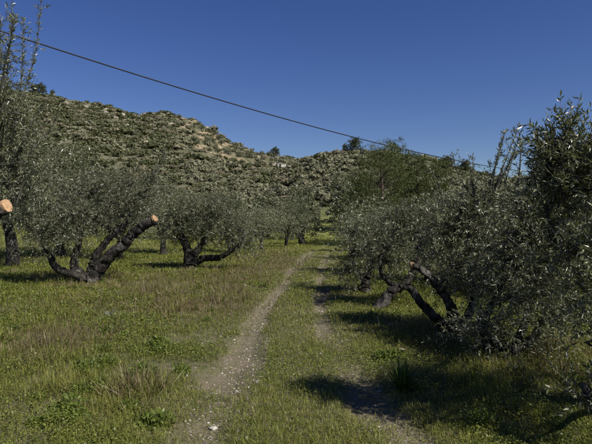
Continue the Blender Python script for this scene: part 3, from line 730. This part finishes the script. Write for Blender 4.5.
for px, y, x, zt, nz, ok in zip(px_, y_, x_, z_, nz_, seen):
    if not ok or len(cand) >= 3800: continue
    if px < 175: pk = (0.30, 0.55, 0.15) if y > 120 else (0.5, 0.45, 0.05)
    elif px < 300: pk = (0.66, 0.2, 0.14)
    else: pk = (0.74, 0.16, 0.10)
    dens = 0.9
    if y > 240 and px < 230: dens = 0.55 + 0.35 * (nz > .5)
    if 180 < px < 275 and 190 < y < 262: dens = 0.2
    if nz < 0.33: dens *= 0.55
    if r.random() > dens: continue
    s = (1.0 + 1.4 * r.random() ** 1.8) * (0.85 + 0.3 * nz) * (0.86 if y > 172 else 0.95)
    if r.random() < 0.09: s *= 1.55
    key = (int(x // 1.6), int(y // 2.4)) if y > 172 else (int(x // 1.9), int(y // 2.8), 1)
    if key in occ: continue
    occ.add(key)
    if nz > 0.58 and px < 250: pk = (pk[0] * .5, pk[1] * 2, pk[2])
    pk = np.array(pk) / sum(pk)
    cand.append((x, y, zt, s, ("grey", "dark", "dry")[r.choice(3, p=pk)]))
order = sorted(range(len(cand)), key=lambda q: -cand[q][3] / cand[q][1])
LOOK = {"grey": "grey-green rounded bush", "dark": "dark green shrub", "dry": "brownish dry shrub"}
stuff = {k: Acc() for k, _ in KINDS}
cnt = {}; nind = 0
for q in order:
    x, y, zt, s, k = cand[q]
    cnt[k] = cnt.get(k, 0) + 1
    py = HY - (zt - EYE) / y * F; px = CX + F * x / y
    if nind < 300 and py < 204 and 20 < px < 500:
        nind += 1
        where = "on the right hill below the crest" if px > 300 else "on the left hill below the saddle" if px > 190 else "on the left hill's lower shoulder"
        m_ = pmesh[k][r.integers(3)]
        o = link("shrub", m_, None, None, (x, y, zt - 0.15 * s), f"{LOOK[k]} {where}", "shrub", f"{LOOK[k]}es {where}".replace("shrubes", "shrubs"))
        o.rotation_euler = (0, 0, r.random() * 6.28); o.scale = (s, s * (0.85 + .3 * r.random()), s * (0.8 + .35 * r.random()))
    else:
        v, c = lowp[k][r.integers(3)]
        a = r.random() * 6.28; ca, sa = math.cos(a), math.sin(a)
        w = np.stack([v[:, 0] * ca - v[:, 1] * sa, v[:, 0] * sa + v[:, 1] * ca, v[:, 2]], 1) * s + [x, y, zt - 0.15 * s]
        stuff[k].add(w, np.arange(len(w)).reshape(-1, 3), None, c * (0.8 + .4 * r.random()))
for k, a in stuff.items():
    if a.n:
        link("scrub", a.mesh("scrub"), M_SCRUB, label=f"smaller {dict(grey='grey-green', dark='dark green', dry='brownish')[k]} scrub covering the hillsides", cat="scrub", kind="stuff")

# olive trees standing on the bare tan terraces
terr_trees = []
for row in range(7):
    for k in range(26):
        y = 196 + row * 9.5 + r.normal(0, .8); x = -52 + k * 4.6 + (row % 2) * 2.3 + r.normal(0, .7); px = CX + F * x / y
        if 183 + row * 1.5 < px < 276 and r.random() < 0.82: terr_trees.append((x, y))
for x, y in terr_trees:
    place_tree(PF, x, y, 0.6 + 0.22 * r.random(), "small round olive tree on the bare tan terraces of the left hill", "olive trees on the tan terraces", r)

# ------------------------------------------------------------------ rocks on the ridges
def proto_rock(seed, sub=2, rough=0.22, squash=0.7):
    import bmesh
    r = np.random.default_rng(seed)
    bm = bmesh.new(); bmesh.ops.create_icosphere(bm, subdivisions=sub, radius=1.0)
    pl = rand_unit(r, 9); pd = 0.55 + 0.35 * r.random(9)
    for v in bm.verts:
        p = np.array(v.co)
        for n_, d_ in zip(pl, pd):
            e = p @ n_
            if e > d_: p = p - n_ * (e - d_)
        p = p * (1 + rough * 0.3 * r.normal()); p[2] *= squash
        v.co = p
    me = bpy.data.meshes.new("stone"); bm.to_mesh(me); bm.free()
    return me
rocks = [proto_rock(s, 2, 0.25, 0.75) for s in (61, 62, 63, 64)]
for m_ in rocks: m_.materials.append(M_ROCK)
nrock = 0
for k in range(2600):
    if nrock >= 230: break
    px = 30 + 290 * r.random(); y = 205 + 62 * r.random() ** 0.6; x = (px - CX) / F * y
    if 190 < px < 270 and y < 255: continue
    z = gz(x, y); ys = np.linspace(60, y - 3, 12)
    if np.max((ground(x / y * ys, ys) - EYE) / ys) > (z + 0.6 - EYE) / y: continue
    nrock += 1
    s = 0.45 + 1.0 * r.random() ** 2
    o = link("rock", rocks[r.integers(4)], None, None, (x, y, z + 0.1 * s), "pale tan rock outcrop on the upper slope of the left hill", "rock", "rock outcrops on the left hill")
    o.rotation_euler = (r.normal(0, .2), r.normal(0, .2), r.random() * 6.28); o.scale = (s * 1.5, s, s)

# small pale hut below the saddle
hx, hy_ = XY(281, 205.0)
hz = gz(hx, hy_)
hut = link("stone_hut", None, loc=(hx, hy_, hz), label="small pale hut on the slope below the saddle", cat="hut")
hut.rotation_euler = (0, 0, 0.3)
def box(name, c, s, mat, parent):
    c = np.array(c); s = np.array(s) / 2
    V = np.array([[x, y, z] for x in (-1, 1) for y in (-1, 1) for z in (-1, 1)]) * s + c
    f = np.array([[0, 1, 3, 2], [4, 6, 7, 5], [0, 4, 5, 1], [2, 3, 7, 6], [0, 2, 6, 4], [1, 5, 7, 3]])
    return link(name, make_mesh(name, V, [f]), mat, parent)
box("wall", (0, 0, 0.5), (3.4, 2.6, 2.6), M_PLASTER, hut)
box("roof", (0, 0, 1.9), (3.7, 2.9, 0.16), M_ROOF, hut)
box("door", (-0.7, -1.33, 0.85), (0.9, 0.08, 1.7), M_DOOR, hut)

# ------------------------------------------------------------------ the cable and its poles
A = np.array([-6.35, 11.0]); Bp = np.array([11.35, 26.0])
sp = np.array([(0, 25), (100, 63), (200, 97), (300, 124), (400, 147), (430, 155), (520, 172)], float)
ss = np.linspace(0, 1, 60)
pl = A + (Bp - A) * ss[:, None]
ppx = CX + F * pl[:, 0] / pl[:, 1]
zz = EYE + (HY - np.interp(ppx, sp[:, 0], sp[:, 1])) / F * pl[:, 1]
cf = np.polyfit(ss, zz, 2)
se = np.linspace(-0.62, 1.42, 70)
pl = A + (Bp - A) * se[:, None]
wire = np.column_stack([pl, np.polyval(cf, se)])
V, f3, f4 = tube(wire, [0.017], 6)
link("overhead_cable", make_mesh("overhead_cable", V, [f4], None, True), M_CABLE, label="black overhead cable crossing the sky from upper left to right", cat="cable")
for p, lab in ((wire[0], "wooden utility pole at the near left end of the cable"), (wire[-1], "wooden utility pole hidden behind the right-hand trees")):
    zb = gz(p[0], p[1])
    root = link("utility_pole", None, loc=(p[0], p[1], zb), label=lab, cat="pole")
    V, f3, f4 = tube(np.array([[0.14, 0, -.3], [0.14, 0, (p[2] - zb) * .5], [0.14, 0, p[2] - zb + .25]]), [0.14, 0.11], 10, cap=True)
    link("post", make_mesh("post", V, [f4, f3], None, True), M_POLE, root)
    V, f3, f4 = tube(np.array([[0.16, 0, p[2] - zb - .05], [-0.0, 0, p[2] - zb - .02], [-.03, 0, p[2] - zb + .03]]), [0.03, 0.035], 8, cap=True)
    link("insulator", make_mesh("insulator", V, [f4, f3], None, True), M_PLASTER, root)

# ------------------------------------------------------------------ stones
stones = [proto_rock(s, 2, 0.2, 0.55) for s in (71, 72, 73, 74, 75)]
for m_ in stones: m_.materials.append(M_STONE)
dstones = [proto_rock(s, 2, 0.25, 0.8) for s in (76, 77)]
for m_ in dstones: m_.materials.append(M_DARKROCK)
def stone(px, py, wpx, lab, group=None, protos=stones, r=np.random.default_rng(3)):
    d = EYE * F / (py - HY); x = (px - CX) / F * d
    s = wpx / F * d / 2
    o = link("stone", protos[r.integers(len(protos))], None, None, (x, d, gz(x, d) + s * 0.12), lab, "stone", group)
    o.rotation_euler = (r.normal(0, .15), r.normal(0, .15), r.random() * 6.28); o.scale = (s, s * (0.7 + .3 * r.random()), s * (0.8 + .4 * r.random()))
stone(259, 382, 7.5, "bright white stone beside the left rut, right of the gravel")
stone(254, 379.5, 4, "small white stone touching the brightest white stone")
stone(214, 423, 9, "flat pale stone in the middle of the left rut")
stone(238, 428, 5, "small pale stone at the bottom edge, upper of a close trio")
stone(239, 436, 6, "pale stone at the bottom edge, middle of a close trio")
stone(246, 436.5, 6, "pale stone at the bottom edge, rightmost of a close trio")
stone(237, 389, 5, "rounded pale stone beside the left rut's gravel")
stone(228, 443, 6, "pale stone cut by the bottom edge")
stone(401, 350, 6, "pale stone beyond the upright leafy tuft")
stone(361, 358, 7, "pale stone beside the right rut, left of the tuft")
stone(375, 356, 6, "pale stone between the right rut and the tuft")
stone(320, 354, 4, "pale stone on the grass strip between the ruts")
stone(532, 387, 19, "dark grey stone in the shaded grass at lower right", None, dstones)
stone(440, 413, 4, "pale stone in the deep shade under the right trees")
stone(180, 369, 4, "pale stone left of the left rut, by leafy weeds")
stone(158, 376, 4, "pale stone farthest left of the rut stones")
stone(187, 376, 4, "pale stone left of the rut beneath the weeds")
stone(85, 437, 5, "pale stone near the bottom left corner")
stone(390, 325, 6, "pale stone in front of the slanting trunk")
rs = np.random.default_rng(4)
for k in range(85):
    py = 246 + 198 * rs.random() ** 0.65; d = EYE * F / (py - HY)
    side = -1 if rs.random() < .72 else 1
    x = track_centre(d) + side * half_gauge(d) + rs.normal(0, 0.2)
    px = CX + F * x / d
    stone(px, py, (1.6 + 2.2 * rs.random()) * (0.6 + 0.4 * (py - 225) / 200), "small pale limestone scattered along the wheel ruts", "small stones along the ruts", stones, rs)
# gravel too small to pick apart
ng = 5500
rg = np.random.default_rng(8)
d = np.exp(np.log(3.0) + rg.random(ng) * np.log(10)); sd = np.where(rg.random(ng) < .65, -1, 1)
x = track_centre(d) + sd * half_gauge(d) + rg.normal(0, 0.19, ng)
wide = rg.random(ng) < .12
x = np.where(wide, rg.normal(-1.5, 1.6, ng), x)
z = ground(x, d)
s = (0.004 + 0.010 * rg.random(ng) ** 2.5) * (0.8 + d / 14)
octa = np.array([[1, 0, 0], [0, 1, 0], [-1, 0, 0], [0, -1, 0], [0, 0, .7], [0, 0, -.5]])
of = np.array([[0, 1, 4], [1, 2, 4], [2, 3, 4], [3, 0, 4], [1, 0, 5], [2, 1, 5], [3, 2, 5], [0, 3, 5]])
jit = octa[None] * (0.6 + 0.8 * rg.random((ng, 6, 1)))
an = rg.random(ng) * 6.28
jx = jit[..., 0] * np.cos(an)[:, None] - jit[..., 1] * np.sin(an)[:, None]; jy = jit[..., 0] * np.sin(an)[:, None] + jit[..., 1] * np.cos(an)[:, None]
V = np.stack([jx, jy, jit[..., 2]], -1) * s[:, None, None] + np.stack([x, d, z + s * .15], 1)[:, None]
c = np.array([0.33, 0.29, 0.23]) * (0.35 + 0.8 * rg.random((ng, 1)))
link("gravel", make_mesh("gravel", V.reshape(-1, 3), [(np.arange(ng)[:, None, None] * 6 + of[None]).reshape(-1, 3)], np.repeat(c, 6, 0)), M_SCRUB,
     label="fine pale gravel strewn in the wheel ruts", cat="gravel", kind="stuff")

# ------------------------------------------------------------------ grass and herbs
def scatter(n, rmin, rmax, r, half=38.0):
    th = np.radians((r.random(n) * 2 - 1) * half)
    d = np.exp(np.log(rmin) + r.random(n) * np.log(rmax / rmin))
    return d * np.sin(th), d * np.cos(th), d
def dry_mask(x, y):
    m = fbm(x / 1.6, y / 2.2, 3, 12.0)
    g = np.zeros_like(x)
    for cx, cy, rx, ry in ((-3.0, 12.0, 1.7, 2.6), (-1.6, 16.0, 1.1, 3.5), (-3.2, 7.2, .8, .8), (2.1, 7.6, .7, .8), (2.9, 5.6, .8, .7), (-6.5, 15.5, 1.6, 1.2), (-1.1, 24, 1.6, 7), (-5.4, 13.2, .9, .5), (-2.0, 10.0, 1.2, 1.6)):
        g = np.maximum(g, np.exp(-((x - cx) / rx) ** 2 - ((y - cy) / ry) ** 2))
    return np.clip(g * (0.35 + 1.2 * m), 0, 1)
def soil_mask(x, y):
    s = sstep(0.44, 0.6, fbm(x / 0.55, y / 0.7, 4, 20.0)) * (1 - sstep(6.0, 10, y)) * (x < -0.35)
    return np.clip(s * (0.55 + 0.45 * (1 - sstep(1.2, 2.6, -x))), 0, 1)
def blades(n, rmin, rmax, r, keep, hgt, wid, colf, lean=0.45):
    x, y, d = scatter(n, rmin, rmax, r)
    ok = r.random(n) < keep(x, y)
    x, y, d = x[ok], y[ok], d[ok]; n = len(x)
    z = ground(x, y) - 0.004
    h = hgt(x, y, r); w = wid * np.maximum(1.0, d / 4.5)
    a = r.random(n) * 6.283; ln = np.abs(r.normal(0, lean, n)) * h
    b = np.stack([x, y, z], 1); side = np.stack([-np.sin(a), np.cos(a), np.zeros(n)], 1) * w[:, None] * .5
    t = np.stack([np.cos(a), np.sin(a), np.zeros(n)], 1)
    m = b + t * (ln * .3)[:, None]; m[:, 2] += h * .5
    tip = b + t * ln[:, None]; tip[:, 2] += h * np.sqrt(np.maximum(0.15, 1 - 0.5 * (ln / h) ** 2))
    V = np.stack([b, m + side, tip, m - side], 1)
    c = colf(x, y, r)
    k = np.arange(n)[:, None] * 4 + np.arange(4)[None]
    return V.reshape(-1, 3), k, np.zeros((0, 3), int), np.repeat(c, 4, 0)
GR = np.array([[0.11, 0.128, 0.022], [0.155, 0.168, 0.034], [0.205, 0.205, 0.05], [0.27, 0.23, 0.095]])
def grass_col(x, y, r):
    n = fbm(x / 1.2, y / 1.6, 3, 30.0)
    i = np.clip((n * 2.6 + r.normal(0, .8, len(x))).astype(int), 0, 3)
    c = GR[i] * (0.75 + 0.5 * r.random((len(x), 1)))
    dm = dry_mask(x, y) + 0.06
    dd = r.random(len(x)) < dm * 0.7
    c[dd] = np.array([0.20, 0.155, 0.085]) * (0.6 + 0.6 * r.random((dd.sum(), 1)))
    return c
def turf_keep(x, y):
    c = track_centre(y)
    k = 0.35 + 0.9 * fbm(x / 0.9, y / 1.1, 3, 40.0)
    k = k * (1 - 0.86 * sstep(0.15, 0.8, rut_mask(x, y) * (0.6 + 0.9 * fbm(x * 3.5, y * 2.5, 3, 44.0)))) * (1 - 0.9 * soil_mask(x, y))
    return np.clip(k, 0, 1)
def turf_h(x, y, r):
    c = np.abs(x - track_centre(y))
    return (0.03 + 0.035 * sstep(0.5, 3.0, c) + 0.05 * fbm(x / .7, y / .7, 3, 50.0) + 0.10 * sstep(0.52, 0.72, fbm(x / .45, y / .5, 3, 52.0)) * sstep(0.9, 2.0, c)) * (0.5 + 0.9 * r.random(len(x)))
rr = np.random.default_rng(21)
Vg, q4, t3, cg = blades(470000, 2.4, 60, rr, turf_keep, turf_h, 0.0048, grass_col, 0.95)
link("grass", make_mesh("grass", Vg, [q4, t3], cg), M_GRASS, label="short green grass over the clearing and between the ruts", cat="grass", kind="stuff")
Vg, q4, t3, cg = blades(90000, 2.6, 45, rr, lambda x, y: dry_mask(x, y) * 0.75, lambda x, y, r: 0.10 + 0.2 * r.random(len(x)) ** 1.5, 0.0035,
                        lambda x, y, r: np.array([[0.17, 0.115, 0.08], [0.21, 0.155, 0.10], [0.13, 0.09, 0.07], [0.11, 0.12, 0.04]])[r.choice(4, len(x), p=[.36, .24, .2, .2])] * (0.7 + 0.6 * r.random((len(x), 1))), 0.35)
link("dry_grass", make_mesh("dry_grass", Vg, [q4, t3], cg), M_GRASS, label="tall brownish dry grass in patches along the track", cat="dry grass", kind="stuff")
# clover-like leaves lying flat over the grass
def herb_keep(x, y):
    k = sstep(0.42, 0.62, fbm(x / 0.8, y / 0.9, 3, 60.0))
    k = np.maximum(k, 0.75 * sstep(1.2, 2.5, x) * (y < 16))
    return k * (1 - 0.95 * rut_mask(x, y)) * (1 - 0.92 * soil_mask(x, y)) * (0.35 + 0.65 * sstep(0.5, 1.6, np.abs(x - track_centre(y))))
x, y, d = scatter(420000, 2.4, 30, rr)
ok = rr.random(len(x)) < herb_keep(x, y)
x, y, d = x[ok], y[ok], d[ok]; n = len(x)
z = ground(x, y) + 0.015 + (0.03 + 0.05 * fbm(x / .5, y / .5, 2, 70.0) + 0.11 * sstep(0.5, 0.75, fbm(x / .6, y / .6, 3, 72.0)) * sstep(0.9, 2.0, np.abs(x - track_centre(y)))) * rr.random(n)
nrm_ = norm(rr.normal(0, .42, (n, 3)) + [0, 0, 1]); t = norm(np.cross(nrm_, rand_unit(rr, n))); b_ = np.cross(nrm_, t)
s = ((0.006 + 0.006 * rr.random(n)) * np.maximum(1, d / 5.5))[:, None]
o3 = np.stack([x, y, z], 1)
V = np.stack([o3 - t * s, o3 + b_ * s * .8, o3 + t * s, o3 - b_ * s * .8], 1)
hc = np.array([[0.09, 0.12, 0.020], [0.13, 0.16, 0.029], [0.18, 0.198, 0.04]])[rr.integers(3, size=n)] * (0.75 + .5 * rr.random((n, 1)))
link("clover", make_mesh("clover", V.reshape(-1, 3), [np.arange(4 * n).reshape(-1, 4)], np.repeat(hc, 4, 0)), M_HERB, label="low clover-like ground cover spreading through the grass", cat="ground cover", kind="stuff")

# leafy weeds: rosettes that can be told apart
def weed_mesh(seed, nl, L, W, up, cols):
    r = np.random.default_rng(seed); acc = Acc()
    for q in range(nl):
        a = q * 2.4 + r.normal(0, .3); el = up * (0.5 + 0.8 * r.random())
        d0 = np.array([math.cos(a) * math.cos(el), math.sin(a) * math.cos(el), math.sin(el)])
        l = L * (0.6 + 0.6 * r.random()); side = np.array([-math.sin(a), math.cos(a), 0]) * W * (0.7 + .5 * r.random())
        pts = [np.zeros(3) + d0 * 0.01]
        for u in (0.35, 0.7, 1.0): pts.append(d0 * l * u - np.array([0, 0, 0.35 * l * u * u]) * (1 - el))
        ws = [0.25, 1.0, 0.75, 0.05]
        V = np.concatenate([[p - side * w * .5, p + side * w * .5] for p, w in zip(pts, ws)])
        f = np.array([[0, 1, 3, 2], [2, 3, 5, 4], [4, 5, 7, 6]])
        acc.add(V, None, f, cols[r.integers(len(cols))] * (0.8 + .4 * r.random()))
    return acc.mesh("weed")
HC = np.array([[0.075, 0.105, 0.020], [0.115, 0.145, 0.028]])
def mound_mesh(seed):
    r = np.random.default_rng(seed); acc = Acc(); n = 300
    u = rand_unit(r, n); u[:, 2] = np.abs(u[:, 2]); f = r.random((n, 1)) ** .6
    pos = u * f * np.array([.12, .10, .085])
    dr = norm(u * .6 + r.normal(0, .5, (n, 3)) + [0, 0, .1])
    leaves(acc, pos, dr, 0.026, 0.018, r, HC[r.integers(2, size=n)] * (0.8 + .5 * r.random((n, 1))))
    for q in range(9):
        V, f3, f4 = tube(np.array([[0, 0, -.01], u[q] * [.12, .1, .08]]), [0.002, 0.001], 3); acc.add(V, None, f4, HC[0])
    return acc.mesh("weed")
weeds = [mound_mesh(90 + q) for q in range(4)]
for m_ in weeds: m_.materials.append(M_HERB)
rw = np.random.default_rng(31); nw = 0
while nw < 90:
    py = 275 + 165 * rw.random(); px = 600 * rw.random(); d = EYE * F / (py - HY); x = (px - CX) / F * d
    if rut_mask(np.array([x]), np.array([d]))[0] > 0.12 or abs(abs(x - track_centre(d)) - half_gauge(d)) < 0.34 or abs(x - track_centre(d)) < 0.45: continue
    nw += 1
    o = link("weed", weeds[rw.integers(4)], None, None, (x, d, gz(x, d)), "small green leafy weed in the grass", "weed", "small weeds in the grass")
    s = 0.7 + 0.7 * rw.random(); o.rotation_euler = (0, 0, rw.random() * 6.28); o.scale = (s, s, s * (0.8 + .5 * rw.random()))
# the upright strap-leaved tuft by the right rut
x, y = 1.02, 4.95
tuft = link("leafy_tuft", weed_mesh(97, 120, 0.30, 0.016, 1.05, np.array([[0.04, 0.07, 0.02], [0.06, 0.10, 0.026], [0.085, 0.125, 0.032]])), M_HERB, None, (x, y, gz(x, y)),
            "upright tuft of strap-like green leaves beside the right rut", "plant")
tuft.scale = (1.0, 1.0, 1.1)
# silvery rosette left
x, y = XY(110, 8.7)
link("silver_plant", weed_mesh(98, 40, 0.19, 0.045, 0.75, np.array([[0.15, 0.17, 0.12], [0.21, 0.23, 0.18]])), M_HERB, None, (x, y, gz(x, y)),
     "silvery grey-leaved rosette plant in the left grass", "plant")
x, y = XY(119, 11.6)
link("silver_plant", weed_mesh(99, 24, 0.14, 0.035, 0.75, np.array([[0.13, 0.15, 0.10], [0.18, 0.20, 0.15]])), M_HERB, None, (x, y, gz(x, y)),
     "smaller pale-leaved plant nearer the forked tree", "plant")

# brown tussocks of last year's grass
def tussock_mesh(seed):
    r = np.random.default_rng(seed); acc = Acc(); n = 200
    a = r.random(n) * 6.283; rad = 0.17 * np.sqrt(r.random(n))
    b = np.stack([np.cos(a) * rad, np.sin(a) * rad, np.full(n, -.01)], 1)
    dr = norm(np.stack([np.cos(a), np.sin(a), np.zeros(n)], 1) * (0.5 * r.random((n, 1))) + r.normal(0, .38, (n, 3)) + [0, 0, 1])
    tc = np.array([[0.17, 0.128, 0.08], [0.22, 0.175, 0.10], [0.14, 0.105, 0.07], [0.13, 0.14, 0.04]])[r.choice(4, n, p=[.26, .22, .14, .38])] * (0.7 + .6 * r.random((n, 1)))
    leaves(acc, b, dr, 0.15, 0.0048, r, tc, 1.1)
    return acc.mesh("dry_tussock")
tus = [tussock_mesh(s_) for s_ in (301, 302, 303)]
for m_ in tus: m_.materials.append(M_GRASS)
rt = np.random.default_rng(41)
for (px, py, sx, sy, n, where) in ((180, 292, 24, 12, 30, "on the slope left of the track"), (48, 350, 9, 7, 5, "in the near left grass"), (436, 336, 14, 6, 12, "in front of the arching limbs"),
                                   (262, 268, 12, 7, 12, "along the left verge by the bend"), (40, 258, 14, 4, 7, "beneath the forked tree's left limb"), (548, 362, 14, 8, 9, "under the dense right-hand tree"), (225, 300, 12, 10, 8, "on the slope left of the track"), (95, 388, 40, 14, 6, "in the near left grass")):
    for k in range(n):
        qx = px + rt.normal(0, sx); qy = max(250, py + rt.normal(0, sy)); d = EYE * F / (qy - HY); x = (qx - CX) / F * d
        if abs(abs(x - track_centre(d)) - half_gauge(d)) < 0.4: continue
        o = link("dry_tussock", tus[rt.integers(3)], None, None, (x, d, gz(x, d)), f"brown dry grass tussock {where}", "tussock", f"dry tussocks {where}")
        w = 0.75 + 0.7 * rt.random(); o.scale = (w * 1.15, w * 1.15, w * (0.8 + .5 * rt.random())); o.rotation_euler = (0, 0, rt.random() * 6.28)
